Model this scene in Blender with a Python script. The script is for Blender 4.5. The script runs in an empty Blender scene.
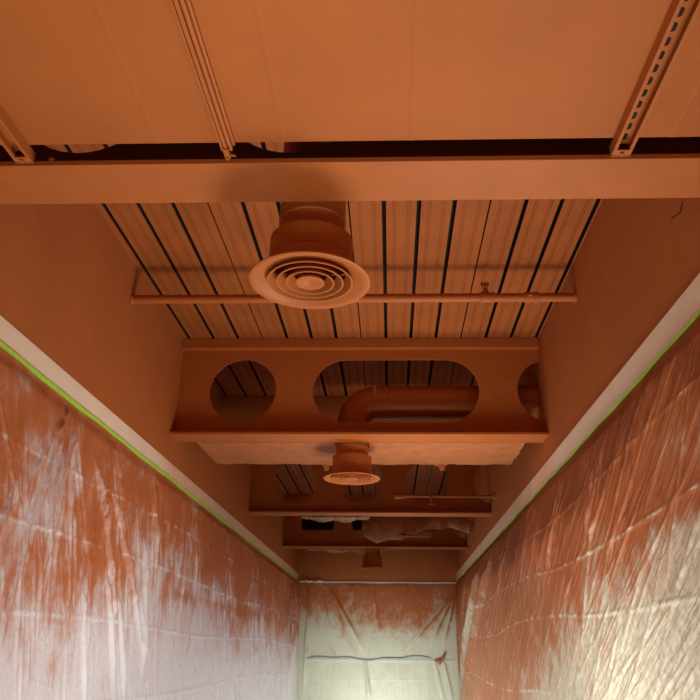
import bpy, bmesh, math, random
import numpy as np
from mathutils import Vector, Matrix

# ---------------------------------------------------------------- camera, light, exposure
S = bpy.context.scene
C = S.collection
CAM_Z = 1.5                                    # eye height above the floor; heights below are floor based
cam_d = bpy.data.cameras.new('camera'); cam = bpy.data.objects.new('camera', cam_d); C.objects.link(cam)
S.camera = cam
P, Y, R = [math.radians(a) for a in (22.704, 2.072, 0.644)]
Fv = Vector((-math.sin(Y)*math.cos(P), math.cos(Y)*math.cos(P), math.sin(P)))
Rt = Vector((math.cos(Y), math.sin(Y), 0)); Up = Rt.cross(Fv)
Rt2 = Rt*math.cos(R) + Up*math.sin(R); Up2 = Up*math.cos(R) - Rt*math.sin(R)
M = Matrix((Rt2, Up2, -Fv)).transposed().to_4x4(); M.translation = (0, 0, CAM_Z)
cam.matrix_world = M
cam_d.sensor_fit = 'HORIZONTAL'; cam_d.sensor_width = 36; cam_d.lens = 36*725.6/700
cam_d.shift_x = -(365.9-350)/700
cam_d.clip_start = 0.02

w = bpy.data.worlds.new('world'); S.world = w; w.use_nodes = True
w.node_tree.nodes['Background'].inputs[0].default_value = (0.6, 0.7, 0.9, 1)
w.node_tree.nodes['Background'].inputs[1].default_value = 0.05

def area(name, loc, target, size, power, col, sy=None, spread=180):
    l = bpy.data.lights.new(name, 'AREA'); l.energy = power; l.color = col; l.size = size
    if sy: l.shape = 'RECTANGLE'; l.size_y = sy
    l.spread = math.radians(spread)
    o = bpy.data.objects.new(name, l); C.objects.link(o); o.location = loc
    o.rotation_euler = (Vector(target)-Vector(loc)).to_track_quat('-Z', 'Y').to_euler()
    return o
# work light by the right wall; unseen fills and washes added to brighten surfaces
WARM = (1.0, 0.89, 0.76)
area('work_light_right', (0.86, 3.9, 0.30), (0.1, 3.6, 3.0), 1.2, 52, WARM, 1.3, spread=130)
area('fill_near', (-0.1, 0.85, 0.30), (-0.1, 1.2, 3.0), 0.6, 12, WARM, 0.5, spread=90)  # added unseen fill that brightens the near ceiling
area('fill_middle', (0.25, 5.45, 0.30), (0.25, 5.6, 3.0), 0.5, 4.5, WARM, 0.3, spread=60)  # added unseen fill for the undersides of second beam and board
area('fill_far', (0.2, 8.6, 0.30), (0.2, 8.7, 3.0), 0.5, 1.8, WARM, 0.3, spread=50)  # added unseen fill for the third beam's underside
area('fill_end', (-0.2, 10.2, 0.20), (-0.2, 13.6, 0.8), 1.2, 18, (1.0, 1.0, 0.86), 0.4, spread=74)  # added unseen fill that brightens the end wall sheet
area('wash_left', (0.75, 7.6, 0.20), (-1.686, 7.6, 0.85), 10.0, 36, (0.94, 0.96, 1.0), 0.4, spread=86)  # added unseen wash that lifts the left sheet
area('wash_right', (-1.25, 7.4, 0.20), (1.19, 7.4, 0.95), 9.6, 46, (1.0, 1.0, 0.88), 0.4, spread=86)  # added unseen wash that lifts the lower right sheet

S.view_settings.view_transform = 'Standard'; S.view_settings.look = 'None'
S.view_settings.gamma = 1; S.view_settings.use_curve_mapping = False
S.view_settings.exposure = 0.0
S.cycles.use_denoising = True
S.cycles.max_bounces = 14; S.cycles.diffuse_bounces = 10

# ---------------------------------------------------------------- dimensions
XL, XR = -1.686, 1.19                 # corridor walls
YB, YF, YE = -3.0, 13.6, 15.4           # back wall, far wall, end of the roof void above the far wall
TAPE, HB, HD = 2.70, 3.029, 3.854     # tape line, beam underside, deck underside
rnd = random.Random(7)

# ---------------------------------------------------------------- materials
def new_mat(name):
    m = bpy.data.materials.new(name); m.use_nodes = True
    nt = m.node_tree; return m, nt, nt.nodes['Principled BSDF']
def N(nt, t, **k):
    n = nt.nodes.new(t)
    for a, b in k.items(): setattr(n, a, b)
    return n
def noise(nt, scale, detail=3, vec=None, stretch=None, rough=.55):
    g = N(nt, 'ShaderNodeNewGeometry'); v = g.outputs['Position']
    if stretch:
        mp = N(nt, 'ShaderNodeVectorMath', operation='MULTIPLY'); nt.links.new(v, mp.inputs[0]); mp.inputs[1].default_value = stretch; v = mp.outputs[0]
    n = N(nt, 'ShaderNodeTexNoise'); n.inputs['Scale'].default_value = scale; n.inputs['Detail'].default_value = detail
    n.inputs['Roughness'].default_value = rough
    nt.links.new(v, n.inputs['Vector']); return n.outputs['Fac']
def ramp(nt, fac, a, b, ca, cb):
    r = N(nt, 'ShaderNodeValToRGB'); nt.links.new(fac, r.inputs[0])
    r.color_ramp.elements[0].position = a; r.color_ramp.elements[1].position = b
    r.color_ramp.elements[0].color = (*ca, 1); r.color_ramp.elements[1].color = (*cb, 1)
    return r.outputs[0]
def bump(nt, b, h, strength, dist=.01):
    n = N(nt, 'ShaderNodeBump'); n.inputs['Strength'].default_value = strength; n.inputs['Distance'].default_value = dist
    nt.links.new(h, n.inputs['Height']); nt.links.new(n.outputs[0], b.inputs['Normal'])
def plain(name, col, rough=.6, metal=0, var=.06, sc=6, bmp=.0, bsc=200):
    m, nt, b = new_mat(name)
    lo = tuple(max(0, c*(1-var)) for c in col); hi = tuple(min(1, c*(1+var)) for c in col)
    nt.links.new(ramp(nt, noise(nt, sc), .3, .7, lo, hi), b.inputs['Base Color'])
    b.inputs['Roughness'].default_value = rough; b.inputs['Metallic'].default_value = metal; b.inputs['Specular IOR Level'].default_value = .22
    if bmp: bump(nt, b, noise(nt, bsc, 2), bmp, .002)
    return m
OR = (0.43, 0.127, 0.031)
paint = plain('sprayed_orange_paint', OR, .62, 0, .06, 3, .12, 260)
paint_metal = plain('sprayed_orange_paint_on_metal', (0.44, .130, .032), .5, 0, .05, 8, .08, 300)
paint_deck = plain('sprayed_orange_paint_on_deck', (0.35, .104, .028), .5, 0, .12, 2.5, .1, 260)
black = plain('black_slot_faces', (.016, .008, .006), .9, 0, .2, 40)  # near-black sides and backs of the deck slots
tape_m = plain('green_masking_tape', (.42, .82, .10), .55, 0, .08, 20)
blue_tape = plain('pale_blue_tape', (.38, .50, .56), .5, 0, .1, 20)
white_tape = plain('white_masking_tape', (.72, .72, .68), .55, 0, .1, 20)
concrete = plain('grey_floor', (.42, .41, .39), .5, 0, .12, 4)
dark_hole = plain('dark_recess', (.03, .015, .012), .8)

# plaster board: orange with lumpy texture
plaster, nt, b = new_mat('rough_orange_plaster')
nt.links.new(ramp(nt, noise(nt, 7, 5), .35, .7, (.42, .14, .042), (.54, .19, .066)), b.inputs['Base Color'])
b.inputs['Roughness'].default_value = .6; bump(nt, b, noise(nt, 16, 6), .8, .02)

# walls: orange above the paint line, white painted block below
wallm, nt, b = new_mat('wall_paint')
g = N(nt, 'ShaderNodeNewGeometry'); sp = N(nt, 'ShaderNodeSeparateXYZ'); nt.links.new(g.outputs['Position'], sp.inputs[0])
gt = N(nt, 'ShaderNodeMath', operation='GREATER_THAN'); nt.links.new(sp.outputs['Z'], gt.inputs[0]); gt.inputs[1].default_value = TAPE-.005
mx = N(nt, 'ShaderNodeMix', data_type='RGBA'); nt.links.new(gt.outputs[0], mx.inputs[0])
col = ramp(nt, noise(nt, 2.2, 4), .3, .7, tuple(c*.93 for c in OR), tuple(c*1.07 for c in OR))
br = N(nt, 'ShaderNodeTexBrick')
cb = N(nt, 'ShaderNodeCombineXYZ'); ad = N(nt, 'ShaderNodeMath', operation='ADD')
nt.links.new(sp.outputs['X'], ad.inputs[0]); nt.links.new(sp.outputs['Y'], ad.inputs[1])
nt.links.new(ad.outputs[0], cb.inputs[0]); nt.links.new(sp.outputs['Z'], cb.inputs[1]); nt.links.new(cb.outputs[0], br.inputs['Vector'])
br.inputs['Color1'].default_value = (.72, .73, .68, 1); br.inputs['Color2'].default_value = (.68, .69, .64, 1); br.inputs['Mortar'].default_value = (.42, .42, .38, 1)
br.inputs['Scale'].default_value = 1; br.inputs['Brick Width'].default_value = .4; br.inputs['Row Height'].default_value = .2; br.inputs['Mortar Size'].default_value = .006
nt.links.new(br.outputs[0], mx.inputs[6]); nt.links.new(col, mx.inputs[7]); nt.links.new(mx.outputs[2], b.inputs['Base Color'])
b.inputs['Roughness'].default_value = .62; bump(nt, b, noise(nt, 240, 2), .12, .002)

# band left unpainted between tape and paint line, browner and mottled further along
bandm, nt, b = new_mat('bare_band')
g = N(nt, 'ShaderNodeNewGeometry'); sp = N(nt, 'ShaderNodeSeparateXYZ'); nt.links.new(g.outputs['Position'], sp.inputs[0])
mr = N(nt, 'ShaderNodeMapRange', interpolation_type='SMOOTHSTEP'); nt.links.new(sp.outputs['Y'], mr.inputs[0])
mr.inputs[1].default_value = 4.9; mr.inputs[2].default_value = 5.6; mr.inputs[3].default_value = 0.12; mr.inputs[4].default_value = .5
nz = noise(nt, 2.6, 4); ml = N(nt, 'ShaderNodeMath', operation='MULTIPLY_ADD', use_clamp=True)
nt.links.new(nz, ml.inputs[0]); ml.inputs[1].default_value = .5
sb = N(nt, 'ShaderNodeMath', operation='SUBTRACT'); nt.links.new(mr.outputs[0], sb.inputs[0]); sb.inputs[1].default_value = .25
nt.links.new(sb.outputs[0], ml.inputs[2])
mx = N(nt, 'ShaderNodeMix', data_type='RGBA'); nt.links.new(ml.outputs[0], mx.inputs[0])
mx.inputs[6].default_value = (.90, .77, .62, 1); mx.inputs[7].default_value = (.62, .32, .18, 1)
nt.links.new(mx.outputs[2], b.inputs['Base Color']); b.inputs['Roughness'].default_value = .6

# plastic sheeting with paint mist; attribute 'spray' holds the mist, thinned for painted highlights
def sheet_mat(name, base, alpha, shear, stain=False):
    m, nt, b = new_mat(name)
    at = N(nt, 'ShaderNodeAttribute', attribute_name='spray_glint')
    g = N(nt, 'ShaderNodeNewGeometry'); sp = N(nt, 'ShaderNodeSeparateXYZ'); nt.links.new(g.outputs['Position'], sp.inputs[0])
    sh = N(nt, 'ShaderNodeMath', operation='MULTIPLY_ADD'); nt.links.new(sp.outputs['Z'], sh.inputs[0]); sh.inputs[1].default_value = shear; nt.links.new(sp.outputs['Y'], sh.inputs[2])
    cb = N(nt, 'ShaderNodeCombineXYZ'); nt.links.new(sp.outputs['X'], cb.inputs[0]); nt.links.new(sh.outputs[0], cb.inputs[1]); nt.links.new(sp.outputs['Z'], cb.inputs[2])
    def nz(scale, detail, st, rough=.55, src=cb.outputs[0]):
        mp = N(nt, 'ShaderNodeVectorMath', operation='MULTIPLY'); nt.links.new(src, mp.inputs[0]); mp.inputs[1].default_value = st
        n = N(nt, 'ShaderNodeTexNoise'); n.inputs['Scale'].default_value = scale; n.inputs['Detail'].default_value = detail; n.inputs['Roughness'].default_value = rough
        nt.links.new(mp.outputs[0], n.inputs['Vector']); return n.outputs['Fac']
    fine = nz(26, 6, (1, 1, .22), .65); blot = nz(6, 8, (1, 1, .8), .72, g.outputs['Position']); big = nz(1.6, 4, (1, 1, 1.4), .6, g.outputs['Position'])
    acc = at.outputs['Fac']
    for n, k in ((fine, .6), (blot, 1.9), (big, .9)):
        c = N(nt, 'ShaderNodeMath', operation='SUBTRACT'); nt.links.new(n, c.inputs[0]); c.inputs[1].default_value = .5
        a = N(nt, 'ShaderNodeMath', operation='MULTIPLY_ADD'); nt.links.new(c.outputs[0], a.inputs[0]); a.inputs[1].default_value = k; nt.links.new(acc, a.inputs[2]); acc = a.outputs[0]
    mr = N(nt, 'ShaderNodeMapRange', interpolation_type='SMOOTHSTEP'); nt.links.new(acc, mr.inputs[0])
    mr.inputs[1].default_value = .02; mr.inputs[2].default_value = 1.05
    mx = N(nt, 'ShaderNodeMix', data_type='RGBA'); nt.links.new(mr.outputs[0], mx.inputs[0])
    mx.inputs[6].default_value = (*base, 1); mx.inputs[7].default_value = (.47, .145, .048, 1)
    if stain:
        st = ramp(nt, noise(nt, 22, 7, rough=.7), .42, .66, base, tuple(c*k for c, k in zip(base, (.66, .60, .50))))
        nt.links.new(st, mx.inputs[6])
    hv = N(nt, 'ShaderNodeMapRange', interpolation_type='SMOOTHSTEP'); nt.links.new(acc, hv.inputs[0]); hv.inputs[1].default_value = 1.05; hv.inputs[2].default_value = 1.9
    mh = N(nt, 'ShaderNodeMix', data_type='RGBA'); nt.links.new(hv.outputs[0], mh.inputs[0])
    nt.links.new(mx.outputs[2], mh.inputs[6]); mh.inputs[7].default_value = (.24, .060, .018, 1)
    nt.links.new(mh.outputs[2], b.inputs['Base Color'])
    rr = N(nt, 'ShaderNodeMapRange'); nt.links.new(mr.outputs[0], rr.inputs[0]); rr.inputs[3].default_value = .27; rr.inputs[4].default_value = .45
    nt.links.new(rr.outputs[0], b.inputs['Roughness'])
    al = N(nt, 'ShaderNodeMapRange'); nt.links.new(mr.outputs[0], al.inputs[0]); al.inputs[3].default_value = alpha; al.inputs[4].default_value = 1
    nt.links.new(al.outputs[0], b.inputs['Alpha'])
    h = N(nt, 'ShaderNodeMath', operation='MULTIPLY_ADD'); nt.links.new(nz(16, 5, (1, 1, .12), .6), h.inputs[0]); h.inputs[1].default_value = 1.5; nt.links.new(nz(40, 5, (1, 1, .8), .6), h.inputs[2])
    bump(nt, b, h.outputs[0], .5, .012)
    return m
sheet_l = sheet_mat('masking_film_left', (.80, .78, .82), .9, .3)  # one plastic; each wall's light colour is put into its base tint
sheet_r = sheet_mat('masking_film_right', (.86, .85, .73), .92, 1.9, True)
sheet_f = sheet_mat('masking_film_far', (.76, .82, .70), .75, 0)
film, nt, b = new_mat('crumpled_misted_film')
nt.links.new(ramp(nt, noise(nt, 5, 5), .35, .7, (.46, .15, .05), (.56, .27, .15)), b.inputs['Base Color'])
b.inputs['Roughness'].default_value = .18; b.inputs['Alpha'].default_value = .6; bump(nt, b, noise(nt, 12, 4), 1, .03)

# ---------------------------------------------------------------- mesh helpers
class MB:
    def __init__(s): s.v = []; s.f = []; s.mi = []
    def add(s, vs, fs, mi=0):
        o = len(s.v); s.v += [tuple(v) for v in vs]; s.f += [tuple(i+o for i in f) for f in fs]; s.mi += [mi]*len(fs); return s
    def box(s, x0, x1, y0, y1, z0, z1, mi=0):
        vs = [(x, y, z) for z in (z0, z1) for y in (y0, y1) for x in (x0, x1)]
        return s.add(vs, [(0, 2, 3, 1), (4, 5, 7, 6), (0, 1, 5, 4), (2, 6, 7, 3), (0, 4, 6, 2), (1, 3, 7, 5)], mi)
    def tube(s, pts, r, n=16, caps=True, mi=0):
        pts = [Vector(p) for p in pts]; rs = r if isinstance(r, (list, tuple)) else [r]*len(pts)
        d0 = (pts[1]-pts[0]).normalized(); up = Vector((0, 0, 1)) if abs(d0.z) < .9 else Vector((0, 1, 0))
        vs = []
        for i, p in enumerate(pts):
            d = (pts[min(i+1, len(pts)-1)]-pts[max(i-1, 0)]).normalized()
            a = d.cross(up).normalized()
            if a.length < .5: a = Vector((1, 0, 0))
            bb = a.cross(d).normalized(); up = bb
            vs += [p+(a*math.cos(t)+bb*math.sin(t))*rs[i] for t in [2*math.pi*k/n for k in range(n)]]
        fs = [(i*n+k, i*n+(k+1) % n, (i+1)*n+(k+1) % n, (i+1)*n+k) for i in range(len(pts)-1) for k in range(n)]
        if caps: fs += [tuple(range(n))[::-1], tuple((len(pts)-1)*n+k for k in range(n))]
        return s.add(vs, fs, mi)
    def lathe(s, prof, c, n=64, mi=0, closed=False):
        vs = [(c[0]+r*math.cos(2*math.pi*k/n), c[1]+r*math.sin(2*math.pi*k/n), c[2]+z) for r, z in prof for k in range(n)]
        m = len(prof); rows = m if closed else m-1
        fs = [(i*n+k, i*n+(k+1) % n, ((i+1) % m)*n+(k+1) % n, ((i+1) % m)*n+k) for i in range(rows) for k in range(n)]
        return s.add(vs, fs, mi)
    def build(s, name, mats, parent=None, smooth=35, bevel=0):
        if not isinstance(mats, (list, tuple)): mats = [mats]
        vs = np.array(s.v); c = (vs.min(0)+vs.max(0))/2
        if parent is None: c[2] = vs[:, 2].min()
        off = Vector(c)
        me = bpy.data.meshes.new(name); me.from_pydata([tuple(Vector(v)-off) for v in s.v], [], s.f)
        for m in mats: me.materials.append(m)
        me.polygons.foreach_set('material_index', s.mi)
        bm = bmesh.new(); bm.from_mesh(me); bmesh.ops.recalc_face_normals(bm, faces=bm.faces); bm.to_mesh(me); bm.free()
        if smooth:
            me.polygons.foreach_set('use_smooth', [True]*len(me.polygons)); me.set_sharp_from_angle(angle=math.radians(smooth))
        o = bpy.data.objects.new(name, me); C.objects.link(o); o.location = off
        if parent is not None:
            o.parent = parent; o.location = off-wl(parent)
        if bevel:
            b = o.modifiers.new('bevel', 'BEVEL'); b.width = bevel; b.segments = 2; b.limit_method = 'ANGLE'
        return o
def wl(o):
    v = Vector(o.location)
    while o.parent is not None: o = o.parent; v += Vector(o.location)
    return v
def tag(o, label=None, cat=None, group=None, kind=None):
    if label: o['label'] = label
    if cat: o['category'] = cat
    if group: o['group'] = group
    if kind: o['kind'] = kind
    return o
def thing(name, loc, label, cat, group=None):
    o = bpy.data.objects.new(name, None); C.objects.link(o); o.location = loc; o.empty_display_size = .1
    return tag(o, label, cat, group)
def structure(name, mb, m, label, **k):
    o = mb.build(name, m, **k); tag(o, label, None, None, 'structure'); return o

# ---------------------------------------------------------------- the shell
t = .12
structure('wall_left', MB().box(XL-t, XL, YB, YE, 0, 4.1), wallm, 'left corridor wall, sprayed orange above the green tape', smooth=0)
structure('wall_right', MB().box(XR, XR+t, YB, YE, 0, 4.1), wallm, 'right corridor wall, sprayed orange above the green tape', smooth=0)
structure('wall_end', MB().box(XL-t, XR+t, YE, YE+t, 0, 4.1), wallm, 'orange wall closing the roof void beyond the end wall', smooth=0)
structure('wall_far', MB().box(XL, XR, YF, YF+t, 0, 3.60), wallm, 'end wall of the corridor, orange above the white tape line', smooth=0)
structure('wall_back', MB().box(XL-t, XR+t, YB-t, YB, 0, 4.1), wallm, 'corridor wall behind the viewer', smooth=0)
structure('floor', MB().box(XL-t, XR+t, YB, YF, -.1, 0), concrete, 'grey corridor floor below the frame', smooth=0)
# white band above the tape
structure('trim_1', MB().box(XL, XL+.012, YB, YF, TAPE, TAPE+.126), bandm, 'pale bare band above the green tape on the left wall', smooth=0)
structure('trim_2', MB().box(XR-.012, XR, YB, YF, TAPE-.005, TAPE+.150), bandm, 'pale bare band above the green tape on the right wall', smooth=0)

# near plasterboard ceiling, whose edge stops short of the first beam
nc = MB().box(XL, XR, YB, 1.962, 3.078, 3.093)
for x in (-.778, -.352, .072, .93): nc.add([(x+dx, y, 3.078-dz) for y in (YB, 1.962) for dx, dz in ((-.012, 0), (-.003, .0011), (.003, .0011), (.012, 0))], [(0, 1, 5, 4), (1, 2, 6, 5), (2, 3, 7, 6)])
structure('ceiling', nc, paint, 'flat orange plasterboard ceiling with faint joints nearest the viewer', smooth=0)

# ribbed steel deck: planks with dark slots between them, one profile run along the corridor
def deck():
    prof = []                                       # (x, z, material of the segment that follows)
    z = HD; slot_d = .055
    xs = [XL]; pitch = .2003; x0 = -1.636
    prof.append((XL, z, 0))
    for i in range(15):
        c = x0+i*pitch; hw = .0045 if i % 4 == 3 else .0125
        if c+hw > XR: break
        prof += [(c-hw, z, 0), (c-hw, z+.008, 1), (c-hw, z+slot_d, 1), (c+hw, z+slot_d, 1), (c+hw, z+.008, 0), (c+hw, z, 0)]
        for f in (.052, .066, .134, .148):
            xx = c+f
            if xx+.004 < XR:
                prof += [(xx-.0035, z, 0), (xx-.0025, z+.006, 0), (xx+.0025, z+.006, 0), (xx+.0035, z, 0)]
    prof = [p for p in prof if p[0] < XR]+[(XR, z, 0)]
    m = MB(); n = len(prof)
    for i in range(n-1):
        a, b = prof[i], prof[i+1]
        m.add([(a[0], YB, a[1]), (b[0], YB, b[1]), (b[0], YE, b[1]), (a[0], YE, a[1])], [(0, 1, 2, 3)], a[2])
    m.box(XL, XR, YB, YE, z+slot_d+.002, z+slot_d+.06, 0)
    return m
dk = deck()
structure('ceiling', dk, [paint_deck, black], 'orange ribbed roof deck with dark slots above the beams', smooth=0)

# ---------------------------------------------------------------- beams
def plate(outer, holes, y0, y1, mi=0):
    """flat plate in the x-z plane with holes, from y0 to y1"""
    bm = bmesh.new(); es = []
    for loop in [outer]+holes:
        vs = [bm.verts.new((x, y0, z)) for x, z in loop]
        es += [bm.edges.new((vs[i], vs[(i+1) % len(vs)])) for i in range(len(vs))]
    bmesh.ops.triangle_fill(bm, edges=es, use_beauty=True, use_dissolve=False)
    bm.verts.index_update()
    V = [tuple(v.co) for v in bm.verts]; Fs = [tuple(v.index for v in f.verts) for f in bm.faces]; n = len(V)
    m = MB(); m.add(V+[(x, y1, z) for x, _, z in V], Fs+[tuple(i+n for i in f[::-1]) for f in Fs], mi)
    o = 0
    for loop in [outer]+holes:
        k = len(loop)
        m.f += [(o+i, o+(i+1) % k, n+o+(i+1) % k, n+o+i) for i in range(k)]; m.mi += [mi]*k
        o += k
    bm.free(); return m
def circ(cx, cz, r, n=48): return [(cx+r*math.cos(2*math.pi*i/n), cz+r*math.sin(2*math.pi*i/n)) for i in range(n)]
def obround(x0, x1, cz, r, n=24):
    a = [(x1-r+r*math.cos(t), cz+r*math.sin(t)) for t in [-math.pi/2+math.pi*i/n for i in range(n+1)]]
    b = [(x0+r+r*math.cos(t), cz+r*math.sin(t)) for t in [math.pi/2+math.pi*i/n for i in range(n+1)]]
    return a+b
HZ, HR = 3.418, .262
def beam(yc, holes, notch, label, bf=(-.115, .115), ):
    """cellular steel beam across the corridor; notch = centre x of the hole cut by the right wall"""
    root = thing('cellular_beam', (0, yc, HB), label, 'beam', 'cellular beams across the corridor')
    xl, xr = XL+.001, XR-.001; zb, zt = HB+.020, HD-.088
    outer = [(xl, zb), (xr, zb)]
    if notch:
        a = math.acos((notch-xr)/HR)
        outer += [(notch-HR*math.cos(u), HZ-HR*math.sin(u)) for u in [a-2*a*i/24 for i in range(25)]]
    outer += [(xr, zt), (xl, zt)]
    plate(outer, holes, yc-.006, yc+.006).build('web', paint_metal, root)
    MB().box(xl, xr, yc+bf[0], yc+bf[1], HB, HB+.020).build('bottom_flange', paint_metal, root, bevel=.002)
    MB().box(xl, xr, yc-.055, yc+.055, zt, HD-.001).build('top_flange', paint_metal, root, bevel=.003)
    return root
reg = [circ(x, HZ, HR) for x in (-1.16, -.35, .446)]
beam(2.125, [circ(-1.13, HZ+.01, HR), circ(-.36, HZ, HR)], None, 'nearest orange steel beam, spanning the full width of the photo')
beam(5.42, [circ(-1.171, HZ, .265), obround(-.612, .699, HZ, .262)], 1.26, 'second beam from the viewer, with one round and one long oval hole')
beam(8.74, reg, 1.26, 'third beam from the viewer, with a row of round holes behind the plaster board')
beam(11.70, reg, 1.26, 'farthest beam, partly hidden by the film wrapped bundle')
o = MB().tube([(-1.165, 2.022, HB+.02), (-1.165, 2.022, HB+.034)], .012, 10).build('bolt_stub', paint_metal)
tag(o, 'tiny orange bolt end on the lip of the nearest beam, far left', 'bolt')

# solid cross member in the second bay, seen through the holes of the second beam
o = MB().box(XL+.001, XR-.001, 6.80, 6.84, CAM_Z+1.76, HD-.001).build('cross_panel', paint, bevel=.003)
tag(o, 'plain orange cross panel filling the lower half of the round hole in the second beam', 'panel')

# rough board lying behind the flange of beam 2
def board():
    x0, x1, y0, y1 = -1.535, 1.050, 5.545, 6.25
    nx = -.305
    front = [(x1, y0), (nx+.138, y0)]+[(nx+.138*math.cos(t), 5.66+.138*math.sin(t)) for t in [math.pi*i/16 for i in range(17)]]+[(nx-.138, y0), (x0, y0)]
    back = [(x0+.004, y1-.01)]; r = random.Random(3)
    k = 90
    for i in range(1, k):
        x = x0+(x1-x0)*i/k; y = y1+r.uniform(-.012, .012)+.012*math.sin(i*.5)
        for c in (-.56, .45):
            if abs(x-c) < .035: y += .06
        back.append((x, y))
    back.append((x1-.01, y1))
    for i in range(1, 14): back.append((x1+r.uniform(-.009, .012), y1-(y1-y0)*i/14))
    m = plate(front+back, [], 0, .014)
    m.v = [(x, z, HB+.001+y) for x, y, z in m.v]
    return m
bd = board()
for cx in (-.56, .45):
    bd.add([(cx-.03, 6.25, HB+.002), (cx+.03, 6.25, HB+.002), (cx+.022, 6.25, HB-.045), (cx-.018, 6.25, HB-.055), (cx-.03, 6.262, HB+.002), (cx+.03, 6.262, HB+.002), (cx+.022, 6.262, HB-.045), (cx-.018, 6.262, HB-.055)],
           [(0, 1, 2, 3), (7, 6, 5, 4), (0, 4, 5, 1), (1, 5, 6, 2), (2, 6, 7, 3), (3, 7, 4, 0)])
o = bd.build('plaster_board', plaster, smooth=0)
tag(o, 'rough orange plaster board lying under the second beam around the middle diffuser', 'board')

# ---------------------------------------------------------------- diffusers and ducts
def dup(o, loc, label=None):
    c = o.copy(); C.objects.link(c); c.location = loc
    if label: c['label'] = label
    def rec(a, b):
        for ch in list(a.children):
            d = ch.copy(); C.objects.link(d); d.parent = b; rec(ch, d)
    rec(o, c); return c
def diffuser():
    cx, cy, z = -.295, 2.37, CAM_Z+1.262
    root = thing('ceiling_diffuser', (cx, cy, z), 'largest round diffuser with concentric rings, nearest the viewer under the ribbed deck', 'diffuser', 'round air diffusers')
    c = (cx, cy, z)
    # outer ring: flat lip and flared throat
    pr = [(.223, 0), (.224, .003), (.219, .007), (.204, .011), (.182, .018), (.158, .024), (.156, .024), (.172, .015), (.186, .008), (.194, .003), (.207, -.002), (.218, -.002)]
    MB().lathe(pr, c, 80, closed=True).build('outer_ring', paint_metal, root)
    for r0, dz in ((.158, .000), (.124, -.001), (.090, -.002)):
        q = [(r0, dz), (r0+.001, dz+.002), (r0-.010, dz+.016), (r0-.026, dz+.034), (r0-.028, dz+.034), (r0-.016, dz+.016), (r0-.008, dz+.003), (r0-.006, dz)]
        MB().lathe(q, c, 72, closed=True).build('cone_ring', paint_metal, root)
    q = [(.001, .010), (.014, .008), (.03, .002), (.046, -.003), (.053, -.002), (.054, .001), (.047, .012), (.03, .02), (.001, .022)]
    MB().lathe(q, c, 56).build('centre_disc', paint_metal, root)
    MB().tube([(cx-.14, cy, z+.035), (cx+.14, cy, z+.035)], .004, 8).build('cross_bar', paint_metal, root)
    q = [(.156, .02), (.156, .085), (.158, .087), (.158, .091), (.156, .093), (.156, .172), (.1555, .173), (.126, .173), (.126, .170), (.153, .170), (.153, .168), (.152, .02)]
    MB().lathe(q, c, 72, closed=True).build('collar', paint_metal, root)
    q = [(.126, .17), (.126, .245), (.129, .247), (.129, .256), (.126, .258), (.126, .42), (.122, .42), (.122, .17)]
    MB().lathe(q, c, 64, closed=True).build('neck', paint_metal, root)
    m = MB().lathe([(.0005, .17), (.12, .17), (.12, .172), (.0005, .172)], c, 40)
    m.build('damper', dark_hole, root)
    return root
D1 = diffuser()
dup(D1, (-.305, 5.66, CAM_Z+1.268), 'middle round diffuser hanging through the notch of the plaster board')
dup(D1, (-.295, 12.07, CAM_Z+1.262), 'small far round diffuser just before the end wall')

def duct():
    cx, cy = -.305, 5.66; z = CAM_Z+1.695; r = .135; R = .21
    root = thing('round_duct', (cx, cy, z), 'orange round duct with an elbow seen through the oval hole', 'duct', 'round ducts feeding the diffusers')
    pts = [(cx, cy, z-.005)]
    zc = z+.005; k = 3
    for i in range(k+1):
        a = math.pi/2*i/k
        pts.append((cx+R*(1-math.cos(a))*.9, cy, zc+.205*math.sin(a)))
    el = MB().tube(pts, [r]*len(pts), 28, caps=False)
    el.build('elbow', paint_metal, root, smooth=22)
    x0 = pts[-1][0]; zz = pts[-1][2]
    m = MB(); segs = [(x0, r+.001)]
    for s in (x0+.10, x0+.24, x0+.62, x0+.98):
        segs += [(s, r+.001), (s+.001, r+.005), (s+.010, r+.005), (s+.011, r+.001)]
    segs += [(XR-.005, r+.001)]
    m.tube([(x, cy, zz) for x, _ in segs], [q for _, q in segs], 32).build('duct_run', paint_metal, root)
    MB().lathe([(r+.003, -.012), (r+.003, .012), (r-.001, .012), (r-.001, -.012)], (cx, cy, z+.002), 40, closed=True).build('clamp', paint_metal, root)
    return root
DU = duct()
o = MB().tube([(-.295, 2.37, CAM_Z+1.70), (-.295, 2.37, HD-.001)], .129, 40).build('round_duct', paint_metal)
tag(o, 'upright round duct rising to the deck above the nearest diffuser', 'duct', 'round ducts feeding the diffusers')
dup(DU, (-.295, 12.07, CAM_Z+1.69), 'round duct feeding the far diffuser behind the farthest beam')

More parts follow.
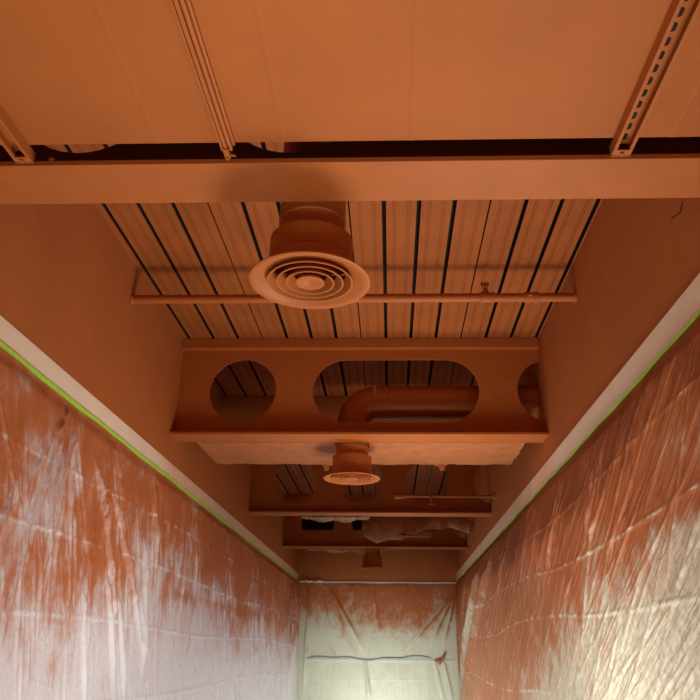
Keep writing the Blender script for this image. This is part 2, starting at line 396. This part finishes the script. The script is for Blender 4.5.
# ---------------------------------------------------------------- sprinkler pipes
def pipe1():
    y, z = 4.2, CAM_Z+2.121; r = .029
    root = thing('sprinkler_pipe', (0, y, z), 'orange sprinkler pipe crossing below the ribbed deck behind the nearest diffuser', 'pipe')
    MB().tube([(XL+.002, y, z), (XR-.002, y, z)], r, 20).build('pipe_run', paint_metal, root)
    for x, s in ((XL, 1), (XR, -1)):
        MB().tube([(x+s*.001, y, z), (x+s*.006, y, z), (x+s*.018, y, z)], [.036, .036, .026], 24).build('escutcheon', paint_metal, root)
    m = MB()
    m.tube([(.575, y, z), (.578, y, z), (.592, y, z), (.594, y, z), (.652, y, z), (.655, y, z), (.668, y, z), (.670, y, z)], [.030, .037, .037, .034, .034, .037, .037, .030], 20)
    m.tube([(.616, y, z), (.616, y, z+.05)], [.022, .020], 16)
    m.build('tee', paint_metal, root)
    m = MB(); m.tube([(.86+d, y, z) for d in (0, .004, .03, .034, .058, .062, .088, .092)], [.030, .036, .036, .033, .033, .038, .038, .030], 20)
    m.tube([(.875, y-.028, z), (.905, y-.038, z)], .009, 8)
    m.build('coupling', paint_metal, root)
    h = MB(); x = .616
    h.tube([(x, y, z+.045), (x, y, z+.06), (x, y, z+.065)], [.012, .012, .017], 12)
    for s in (-1, 1): h.tube([(x+s*.012, y, z+.065), (x+s*.019, y, z+.078), (x+s*.014, y, z+.094), (x, y, z+.099)], .0035, 8)
    h.tube([(x, y, z+.065), (x, y, z+.098)], .005, 8)
    h.tube([(x, y, z+.098), (x, y, z+.102)], [.028, .030], 14)
    h.build('sprinkler_head', paint_metal, root)
pipe1()
def pipe2():
    y, z = 8.25, CAM_Z+1.655
    root = thing('branch_pipe', (.6, y, z), 'thin orange branch pipe running from the right wall before the third beam', 'pipe')
    MB().tube([(.10, y, z), (XR-.002, y, z)], .016, 14).build('pipe_run', paint_metal, root)
    MB().tube([(.04, y, z), (.045, y, z), (.12, y, z), (.17, y, z)], [.022, .034, .034, .017], 14).build('end_fitting', paint_metal, root)
    m = MB(); m.tube([(.46, y, z-.014), (.46, y, z-.09)], .012, 10); m.tube([(.46, y, z-.01), (.46, y, z-.03)], .022, 10)
    m.tube([(.44, y, z-.09), (.48, y, z-.09)], .008, 8)
    m.build('drop_nipple', paint_metal, root)
    MB().tube([(XR-.06, y, z), (XR-.001, y, z)], [.016, .045], 14).build('escutcheon', paint_metal, root)
pipe2()
# ---------------------------------------------------------------- hanging rails under the near ceiling
def rail_c(x0a, x0b, y0, y1, wd, label, holes):
    """C-shaped channel, open side down, from (x0a,y0) to (x0b,y1)"""
    zt, h, tk, lip = 3.0768, .041, .003, .011
    root = thing('channel_rail', (x0b, y1-.02, zt-h), label, 'rail', 'metal rails under the near ceiling')
    hw = wd/2
    prof = [(-hw, zt), (hw, zt), (hw, zt-h), (hw-lip, zt-h), (hw-lip, zt-h+.010), (hw-lip+tk*.7, zt-h+.010), (hw-lip+tk*.7, zt-h+tk), (hw-tk, zt-h+tk), (hw-tk, zt-tk),
            (-hw+tk, zt-tk), (-hw+tk, zt-h+tk), (-hw+lip-tk*.7, zt-h+tk), (-hw+lip-tk*.7, zt-h+.010), (-hw+lip, zt-h+.010), (-hw+lip, zt-h), (-hw, zt-h)]
    n = len(prof); m = MB()
    vs = [(x0a+x, y0, z) for x, z in prof]+[(x0b+x, y1, z) for x, z in prof]
    m.add(vs, [(i, (i+1) % n, n+(i+1) % n, n+i) for i in range(n)])
    m.build('channel', paint_metal, root, smooth=0)
    if holes:
        y = 0.90                                   # only the stretch in view is punched out one by one
        while y < y1-.04:
            xc = x0a+(x0b-x0a)*(y-y0)/(y1-y0)
            ring = [(xc+(.0105)*math.cos(a), y+.008*math.sin(a)+(.008 if math.sin(a) > 0 else -.008), zt-tk-.0006) for a in [2*math.pi*i/14 for i in range(14)]]
            hm = MB().add(ring+[(p[0], p[1], p[2]-.0006) for p in ring], [tuple(range(14)), tuple(range(27, 13, -1))]+[(i, (i+1) % 14, 14+(i+1) % 14, 14+i) for i in range(14)])
            o = hm.build('punched_slot', dark_hole, root, smooth=0); o['label'] = 'dark punched slot'
            y += .050
    e = MB().box(x0b-hw-.002, x0b+hw+.002, y1, y1+.004, zt-h-.004, zt)
    e.build('end_cap', paint_metal, root, bevel=.0015)
    MB().tube([(x0b, y1-.012, zt-h-.001), (x0b, y1-.012, zt-h-.007)], [.008, .008], 6).build('bolt', paint_metal, root)
    MB().box(x0b-hw+.006, x0b+hw-.006, y1-.028, y1+.001, zt-h-.001, zt-h+.003).build('end_tab', paint_metal, root, bevel=.001)
rail_c(-1.262, -1.248, YB+.05, 2.0, .060, 'orange channel rail at the far left edge, below the near ceiling', False)
rail_c(.765, .768, YB+.05, 2.0, .062, 'right hand channel rail with a row of punched slots', True)
def rail_m():
    x0, x1, y0, y1, zt = -.572, -.540, YB+.05, 1.96, 3.0768
    root = thing('twin_rail', (-.54, .0, zt-.035), 'ridged orange rail between the left and right channel rails, with a broken end clip', 'rail', 'metal rails under the near ceiling')
    # back to back ridges
    prof = [(-.024, zt), (.024, zt), (.024, zt-.012), (.017, zt-.014), (.017, zt-.034), (.009, zt-.036), (.009, zt-.026), (.003, zt-.026), (.003, zt-.040), (-.008, zt-.040), (-.008, zt-.028), (-.013, zt-.028), (-.013, zt-.036), (-.020, zt-.036), (-.020, zt-.012), (-.024, zt-.012)]
    n = len(prof); m = MB()
    sk = lambda y: x0+(x1-x0)*(y-y0)/(y1-y0)
    vs = [(x0+x, y0, z) for x, z in prof]+[(x1+x, y1, z) for x, z in prof]
    m.add(vs, [(i, (i+1) % n, n+(i+1) % n, n+i) for i in range(n)]+[tuple(range(n, 2*n))])
    m.build('channel', paint_metal, root, smooth=0)
    m = MB(); m.box(x1-.012, x1+.006, y1-.02, y1+.028, zt-.046, zt-.030); m.tube([(x1, y1+.02, zt-.036), (x1+.022, y1+.026, zt-.034)], .005, 8)
    m.tube([(x1-.004, y1+.025, zt-.050), (x1-.004, y1+.025, zt-.028)], .006, 8)
    m.box(x1-.022, x1+.016, y1-.002, y1+.004, zt-.030, zt)
    m.build('end_clip', paint_metal, root)
rail_m()
# cut wire stub by the right end of the nearest beam
o = MB().tube([(1.178, 2.50, 3.19), (1.168, 2.515, 3.150), (1.150, 2.50, 3.130), (1.125, 2.50, 3.115), (1.122, 2.50, 3.105)], .0025, 8).build('cut_wire', plain('dark_wire', (.09, .03, .02), .6))
tag(o, 'short dark cut wire by the right wall just behind the nearest beam', 'wire')

# ---------------------------------------------------------------- noise for the sheeting
rs = np.random.RandomState(11)
G = rs.rand(256, 256)
def vn(x, y):
    xi = np.floor(x).astype(int); yi = np.floor(y).astype(int); fx = x-xi; fy = y-yi
    fx = fx*fx*(3-2*fx); fy = fy*fy*(3-2*fy); g = lambda a, b: G[a % 256, b % 256]
    return (g(xi, yi)*(1-fx)+g(xi+1, yi)*fx)*(1-fy)+(g(xi, yi+1)*(1-fx)+g(xi+1, yi+1)*fx)*fy
def fbm(x, y, o=4):
    r = 0; a = .5
    for i in range(o): r = r+a*vn(x*2**i+i*17.3, y*2**i+i*9.1); a *= .5
    return r/(1-.5**o)
def ss(a, b, x): t = np.clip((x-a)/(b-a), 0, 1); return t*t*(3-2*t)
def fold(U, V, p0, p1, w0, w1, amp):
    """a straight ridge from p0 to p1 in sheet coordinates (metres along, height)"""
    dx, dy = p1[0]-p0[0], p1[1]-p0[1]; L = math.hypot(dx, dy); dx /= L; dy /= L
    t = ((U-p0[0])*dx+(V-p0[1])*dy)/L; d = (U-p0[0])*dy-(V-p0[1])*dx
    w = w0+(w1-w0)*np.clip(t, 0, 1)
    env = ss(-.02, .12, t)*(1-ss(.55, 1.0, t))
    return amp*env*np.exp(-(d/w)**2)
def sheet(name, us, vs, place, disp, spray_glint, mat, label):
    U, V = np.meshgrid(us, vs); D = disp(U, V); Sp = spray_glint(U, V)
    # paint in the fold highlights: mist thinned on one flank, thickened on the other
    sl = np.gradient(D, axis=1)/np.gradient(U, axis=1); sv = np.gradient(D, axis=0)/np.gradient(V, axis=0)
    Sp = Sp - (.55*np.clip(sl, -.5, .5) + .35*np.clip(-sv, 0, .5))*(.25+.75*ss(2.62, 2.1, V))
    X, Yy, Z = place(U, V, D)
    co = np.stack([X, Yy, Z], -1).reshape(-1, 3)
    off = np.array([(co[:, 0].min()+co[:, 0].max())/2, (co[:, 1].min()+co[:, 1].max())/2, co[:, 2].min()])
    nu, nv = len(us), len(vs); I = np.arange(nu*nv).reshape(nv, nu)
    F = np.stack([I[:-1, :-1], I[:-1, 1:], I[1:, 1:], I[1:, :-1]], -1).reshape(-1, 4)
    me = bpy.data.meshes.new(name); me.vertices.add(len(co)); me.vertices.foreach_set('co', (co-off).ravel())
    me.loops.add(F.size); me.loops.foreach_set('vertex_index', F.ravel())
    me.polygons.add(len(F)); me.polygons.foreach_set('loop_start', np.arange(0, F.size, 4)); me.polygons.foreach_set('use_smooth', np.ones(len(F), bool))
    me.update(); me.validate()
    at = me.attributes.new('spray_glint', 'FLOAT', 'POINT'); at.data.foreach_set('value', Sp.ravel().astype(np.float32))
    me.materials.append(mat)
    o = bpy.data.objects.new(name, me); C.objects.link(o); o.location = off
    tag(o, label, 'plastic sheet', None); return o
def fans(seed, pins, U, V, shear):
    r = random.Random(seed); D = np.zeros_like(U)
    for (u, n, spread, ln) in pins:
        for i in range(n):
            s = (r.random()-.5)*2*spread+shear(u); L = ln*r.uniform(.5, 1.2)
            p0 = (u+(r.random()-.5)*.25, 2.72-r.random()*.15); p1 = (p0[0]+s*L, p0[1]-L)
            sc = .6+u*.07
            D += fold(U, V, p0, p1, .006*sc, r.uniform(.014, .034)*sc, r.uniform(.008, .022)*sc)
    return D
def rand_folds(seed, n, U, V, shear, u0, u1, z0, z1, lmin=.3, lmax=1.0, a=.014):
    r = random.Random(seed); D = np.zeros_like(U)
    for i in range(n):
        u = u0*(u1/u0)**r.random(); z = r.uniform(z0, z1); L = r.uniform(lmin, lmax); s = shear(u)*r.uniform(.5, 1.3)+r.uniform(-.15, .15)
        sc = .6+u*.07
        D += fold(U, V, (u, z), (u+s*L, z-L), .007*sc, r.uniform(.010, .026)*sc, r.uniform(.4, 1)*a*sc)
    return D
def crease(U, V, z, amp, seed, sag=.02, glint=False):
    zz = z+sag*np.sin(U*1.1+seed)+.012*(fbm(U*3+seed*7, U*0+seed, 2)-.5)
    d = V-zz; brk = .35+.65*vn(U*9+seed*3, U*0+seed)
    if glint: return np.clip(vn(U*14+seed*3, U*0+seed)*1.6-.45, 0, 1)*np.exp(-(d/.0075)**2)  # mask for the bright dashes painted along a crease
    return amp*.6*brk*np.exp(-(d/.008)**2)

us = np.exp(np.linspace(math.log(1.6), math.log(13.545), 1000)); vs = np.linspace(.68, TAPE+.004, 225)
rect = lambda V: ss(2.684, 2.60, V)                 # flat where it is taped
# ---- left sheet
CRL = ((2.36, .006), (2.03, .006), (1.64, .008), (1.23, .008)); CRR = ((2.41, .009), (2.08, .009), (1.74, .009), (1.22, .006))
def dispL(U, V):
    sh = lambda u: .35+.02*u
    D = fans(5, [(1.9, 9, .7, .9), (2.7, 8, .7, .8), (3.48, 16, .55, .9), (4.15, 14, .45, 1.1), (5.0, 10, .5, 1.0), (6.0, 10, .5, 1.0), (7.4, 9, .5, 1.1), (9.0, 9, .5, 1.2), (10.8, 9, .4, 1.3), (12.4, 8, .4, 1.4)], U, V, lambda u: .25)
    D = D*.7+rand_folds(21, 240, U, V, sh, 2.6, 13, 1.0, 2.6, a=.008)
    D += .010*fbm(U*7+(2.7-V)*-1.5, V*1.1, 3)+.05*fbm(U*.8, V*.7, 2)
    for i, (z, a) in enumerate(CRL): D += crease(U, V, z, a, i+1.3)
    D += .05*ss(11.6, 13.3, U)*(.5+.5*np.sin(U*26+V*1.5))*ss(2.7, 2.3, V)
    for p0, p1, a in (((3.5, 2.68), (3.1, 2.0), .012), ((3.48, 2.68), (3.35, 2.1), .012), ((3.5, 2.68), (3.75, 2.0), .02), ((3.9, 2.5), (4.7, 1.5), .035), ((4.2, 2.4), (5.3, 1.35), .03),
                      ((4.9, 2.2), (5.25, 1.2), .03), ((4.3, 1.9), (4.75, 1.2), .03), ((4.5, 1.85), (4.95, 1.15), .025), ((4.0, 1.8), (4.3, 1.1), .02), ((3.3, 2.1), (3.2, 1.4), .012), ((3.1, 2.2), (2.9, 1.5), .012)):
        D += fold(U, V, p0, p1, .008, .028, a)
    return .014+D*rect(V)
def sprayL(U, V):
    z = V-CAM_Z
    b = .42+.10*np.sin(U*1.3+.5)+.10*(fbm(U*.8+3, V*1.1, 3)-.5)-.22*ss(7, 12, U)
    s = ss(-.75, .50, z-b)*1.08
    s -= .55*np.exp(-((U-3.45)/.42)**2-((z-.70)/.22)**2)            # clean lilac patches
    s -= .35*np.exp(-((U-4.9)/.35)**2-((z-.62)/.12)**2)
    s -= .30*np.exp(-((U-7.2)/.9)**2-((z-.45)/.16)**2)
    s += .35*np.exp(-((U-4.35)/.35)**2-((z-.60)/.25)**2)
    s += .22*np.exp(-((z-.40-.01*(U-7))/.05)**2)*ss(5, 6.5, U)*(1-ss(9, 11, U))
    for i, (zc, a) in enumerate(CRL): s -= .7*crease(U, V, zc, a, i+1.3, .02, True)  # crease highlights painted as gaps in the mist
    streak = fbm(U*14+(2.7-V)*-3, V*1.1, 3)-.5
    return np.clip(s+.18*streak*ss(-.5, .3, z)+.22*(fbm(U*3, V*6, 4)-.5), -.2, 1.1)
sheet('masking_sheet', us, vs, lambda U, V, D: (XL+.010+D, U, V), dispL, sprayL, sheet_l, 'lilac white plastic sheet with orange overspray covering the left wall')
# ---- right sheet
def dispR(U, V):
    sh = lambda u: 2.0
    D = fans(9, [(1.8, 8, .9, .9), (2.6, 10, .8, 1.0), (3.2, 12, .8, 1.0), (3.9, 12, .8, 1.1), (4.8, 10, .8, 1.1), (5.8, 9, .8, 1.2), (7.0, 9, .8, 1.2), (8.3, 10, .8, 1.5), (9.8, 8, .7, 1.4), (11.4, 8, .6, 1.4)], U, V, lambda u: 1.5)*.45
    D += rand_folds(33, 260, U, V, sh, 2.4, 12, .9, 2.6, .3, 1.0, .006)
    D += .012*fbm(U*5+(V)*7.5, V*1.6, 3)+.05*fbm(U*.7+5, V*.8, 2)
    for i, (z, a) in enumerate(CRR): D += crease(U, V, z, a, i+5.1, .04)
    D += fold(U, V, (8.3, 2.50), (13.2, .8), .03, .10, .08)+fold(U, V, (9.6, 2.55), (13.4, 1.2), .03, .10, .06)
    return .014+D*rect(V)
def sprayR(U, V):
    z = V-CAM_Z
    b = .58-.30*ss(2.6, 4.2, U)-.32*ss(4.0, 6.2, U)-.75*ss(5.6, 8.5, U)
    s = ss(-.60, .50, z-b)*1.10
    s -= .6*np.exp(-((U-12.2+(z)*2.4)/.7)**2)*ss(1.1, .3, z)
    s += .45*ss(.75, 1.10, z)
    s += .75*np.exp(-((z-1.02)/.22)**2)*ss(3.0, 4.2, U)*(1-.6*ss(8.5, 11, U))+.6*np.exp(-((U-2.9-(z-.6)*1.5)/.5)**2-((z-.62)/.13)**2)
    for i, (zc, a) in enumerate(CRR): s -= .9*crease(U, V, zc, a, i+5.1, .04, True)  # bright crease lines put into the mist colour
    streak = fbm(U*9+V*13, V*2.2, 3)-.5
    return np.clip(s+.40*streak+.20*(fbm(U*3+9, V*6, 4)-.5), -.25, 1.9)
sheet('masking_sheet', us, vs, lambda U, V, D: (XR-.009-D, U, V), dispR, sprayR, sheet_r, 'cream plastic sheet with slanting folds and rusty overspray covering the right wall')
# ---- far sheet
uf = np.linspace(XL+.004, XR-.004, 280); vf = np.linspace(.55, 2.672, 220)
def dispF(U, V):
    z = V-CAM_Z; D = .02*fbm(U*3+4, V*2, 3)
    for p0, p1, a in (((-1.10, 1.10), (-.42, -.05), .05), ((-1.0, 1.1), (-.80, .1), .02), ((1.08, .95), (.15, -.05), .05), ((1.12, 1.0), (.62, .05), .04), ((1.15, 1.0), (.85, -.02), .04),
                      ((-.45, -.1), (-.35, -.8), .04), ((.9, -.1), (1.05, -.8), .05), ((.75, -.1), (.9, -.8), .03), ((-1.45, 1.1), (-1.5, -.8), .05), ((-1.2, .9), (-1.0, .1), .02), ((.3, 1.1), (.1, .4), .015), ((-.3, 1.0), (-.2, .2), .015)):
        D += fold(U, z, p0, p1, .02, .04, a)*.7
    D += .012*np.exp(-((z+.1)/.02)**2)
    for i, zz in enumerate((2.3, 2.05, 1.75, 1.1)): D += crease(U, V, zz, .004, i+2.2, .01)
    return .006+D*ss(2.67, 2.60, V)*ss(XL+.0, XL+.25, U)*ss(XR, XR-.2, U)
def sprayF(U, V):
    z = V-CAM_Z
    s = ss(.0, 1.05, z+.12*np.sin(U*2.3+1)-.06*np.abs(U))*.95+.35*ss(.85, 1.08, z)
    s += .22*np.exp(-((U+1.05-.35*(1.1-z))/.14)**2)*ss(0, .4, z)
    s += .18*ss(.1, .5, z)
    return np.clip(s+.30*(fbm(U*4, V*2.5, 4)-.5), -.2, 1.1)
sheet('masking_sheet', uf, vf, lambda U, V, D: (U, YF-.012-D, V), dispF, sprayF, sheet_f, 'greenish white plastic sheet over the end wall with a taped seam')

# ---------------------------------------------------------------- tapes
def ribbon(name, pts_fn, n, mat, label, cat='tape'):
    m = MB(); rows = [pts_fn(i/n) for i in range(n+1)]
    vs = [p for row in rows for p in row]
    m.add(vs, [(i*4+k, i*4+(k+1) % 4, i*4+4+(k+1) % 4, i*4+4+k) for i in range(n) for k in range(4)]+[(0, 1, 2, 3), tuple(n*4+k for k in (3, 2, 1, 0))])
    o = m.build(name, mat, smooth=0); return tag(o, label, cat)
def side_tape(x, s, zc, hw):
    def f(t):
        y = 1.0+(13.4-1.0)*t**1.4; r = .003*math.sin(y*5)+.002*math.sin(y*13+1); h = hw*(1-.35*ss(6, 12, y))
        z0, z1 = zc-h+r, zc+h+r*.4
        return [(x+s*.0285, y, z0), (x+s*.0265, y, z1), (x+s*.0250, y, z1), (x+s*.0270, y, z0)]
    return f
ribbon('masking_tape', side_tape(XL, 1, TAPE+.000, .013), 160, tape_m, 'bright green tape line along the top of the left sheet')
ribbon('masking_tape', side_tape(XR, -1, TAPE-.004, .009), 160, tape_m, 'bright green tape line along the top of the right sheet')
def far_tape(t):
    x = XL+.03+(XR-XL-.06)*t; r = .004*math.sin(x*7)
    return [(x, YF-.028, 2.662+r), (x, YF-.024, 2.69+r*.4), (x, YF-.0225, 2.69+r*.4), (x, YF-.0265, 2.662+r)]
ribbon('masking_tape', far_tape, 60, white_tape, 'pale tape line along the top of the end wall sheet')
def seam(t):
    x = -1.42+2.1*t; r = .02*math.sin(t*9)+.012*math.sin(t*23)+.03*t; y = YF-.075-.004*math.sin(t*11)
    return [(x, y, 1.39+r), (x, y-.002, 1.415+r), (x, y+.004, 1.415+r), (x, y+.006, 1.39+r)]
ribbon('seam_tape', seam, 60, blue_tape, 'thin blue tape seam across the middle of the end wall sheet')
# torn tape scraps in the left far corner
r = random.Random(5)
m = MB(); row = []
for i in range(15):
    t = i/14; row.append((XL+.10+t*.38, YF-.050-.02*r.random()-.10*(1-t)*math.sin(t*6)**2, 2.672+r.uniform(-.010, .012), .010+.014*r.random()))
vs = [p for x, y, z, h in row for p in ((x, y, z-h), (x, y-.004, z+h), (x, y-.001, z+h), (x, y+.003, z-h))]
m.add(vs, [(i*4+k, i*4+(k+1) % 4, i*4+4+(k+1) % 4, i*4+4+k) for i in range(14) for k in range(4)]+[(3, 2, 1, 0), (56, 57, 58, 59)])
o = m.build('torn_tape', white_tape, smooth=0); tag(o, 'torn crumpled white tape in the far left corner at the top of the sheets', 'tape')

# ---------------------------------------------------------------- crumpled film pieces
def crumple(name, spine, rads, squash, mat, label, cat, seed=0, n=40, k=28, amp=.25, jag=True):
    m = MB(); vs = []
    L = len(spine)-1
    for i in range(n+1):
        t = i/n*L; a = min(int(t), L-1); f = t-a
        p = Vector(spine[a]).lerp(Vector(spine[a+1]), f); rr = rads[a]+(rads[a+1]-rads[a])*f
        for j in range(k):
            th = 2*math.pi*j/k
            q = 1+amp*(2*float(fbm(np.array([i*.33+seed]), np.array([abs(math.sin(th/2))*5+math.cos(th)*1.5]), 3)[0])-1)*1.6
            vs.append((p.x, p.y+rr*q*math.cos(th)*squash, p.z+rr*q*math.sin(th)))
    m.add(vs, [(i*k+j, i*k+(j+1) % k, (i+1)*k+(j+1) % k, (i+1)*k+j) for i in range(n) for j in range(k)]+[tuple(range(k))[::-1], tuple(n*k+j for j in range(k))])
    o = m.build(name, mat, smooth=28); return tag(o, label, cat)
zr = CAM_Z
crumple('wrapped_fixture', [(-.42, 10.6, zr+1.68), (-.36, 10.6, zr+1.68), (-.12, 10.6, zr+1.66), (.25, 10.6, zr+1.70), (.6, 10.6, zr+1.76), (.9, 10.6, zr+1.76), (1.12, 10.6, zr+1.70), (1.18, 10.6, zr+1.70)],
        [.03, .15, .19, .15, .10, .10, .11, .03], 1.0, film, 'fixture bundled in crumpled plastic film hanging before the farthest beam', 'wrapped fixture', 3)
m = MB().box(.15, .56, 10.42, 10.47, zr+1.525, zr+1.55); o = m.build('metal_strip', paint_metal, bevel=.004); tag(o, 'narrow orange metal strip below the film wrapped bundle', 'metal strip')
def scrap(x0, x1, y0, y1, z, seed, label):
    m = MB(); nx, ny = 40, 6; vs = []; r = random.Random(seed)
    for i in range(nx+1):
        for j in range(ny+1):
            t = i/nx; x = x0+(x1-x0)*t; e = math.sin(math.pi*t)**.5; y = y0+(y1-y0)*j/ny*(.35+.65*e)
            vs.append((x, y, z-.004-.035*e*abs(math.sin(t*9+seed))*(j/ny)-.012*r.random()*e))
    q = len(vs); vs2 = [(x, y, zz+.002) for x, y, zz in vs]
    idx = lambda i, j: i*(ny+1)+j
    fs = [(idx(i, j), idx(i+1, j), idx(i+1, j+1), idx(i, j+1)) for i in range(nx) for j in range(ny)]
    m.add(vs, fs); m.add(vs2, [f[::-1] for f in fs])
    o = m.build('film_scrap', film, smooth=40); tag(o, label, 'film scrap', 'scraps of film under the beams')
scrap(-1.10, -.25, 8.84, 9.05, HB-.004, 2, 'crumpled film scrap stuck under the third beam, left of the middle')
scrap(-1.35, .05, 11.80, 11.98, HB-.004, 5, 'thin crumpled film scrap stuck under the farthest beam')
# gathered knot of film by the right end of the seam
crumple('film_knot', [(.74, 13.50, zr-.10), (.84, 13.485, zr-.12), (.90, 13.48, zr-.04), (.94, 13.50, zr+.02)], [.012, .04, .05, .02], .8, plain('rusty_film', (.42, .16, .09), .35, 0, .3, 30), 'rusty gathered knot of film at the right end of the blue seam', 'film knot', 4, 20, 16, .4)
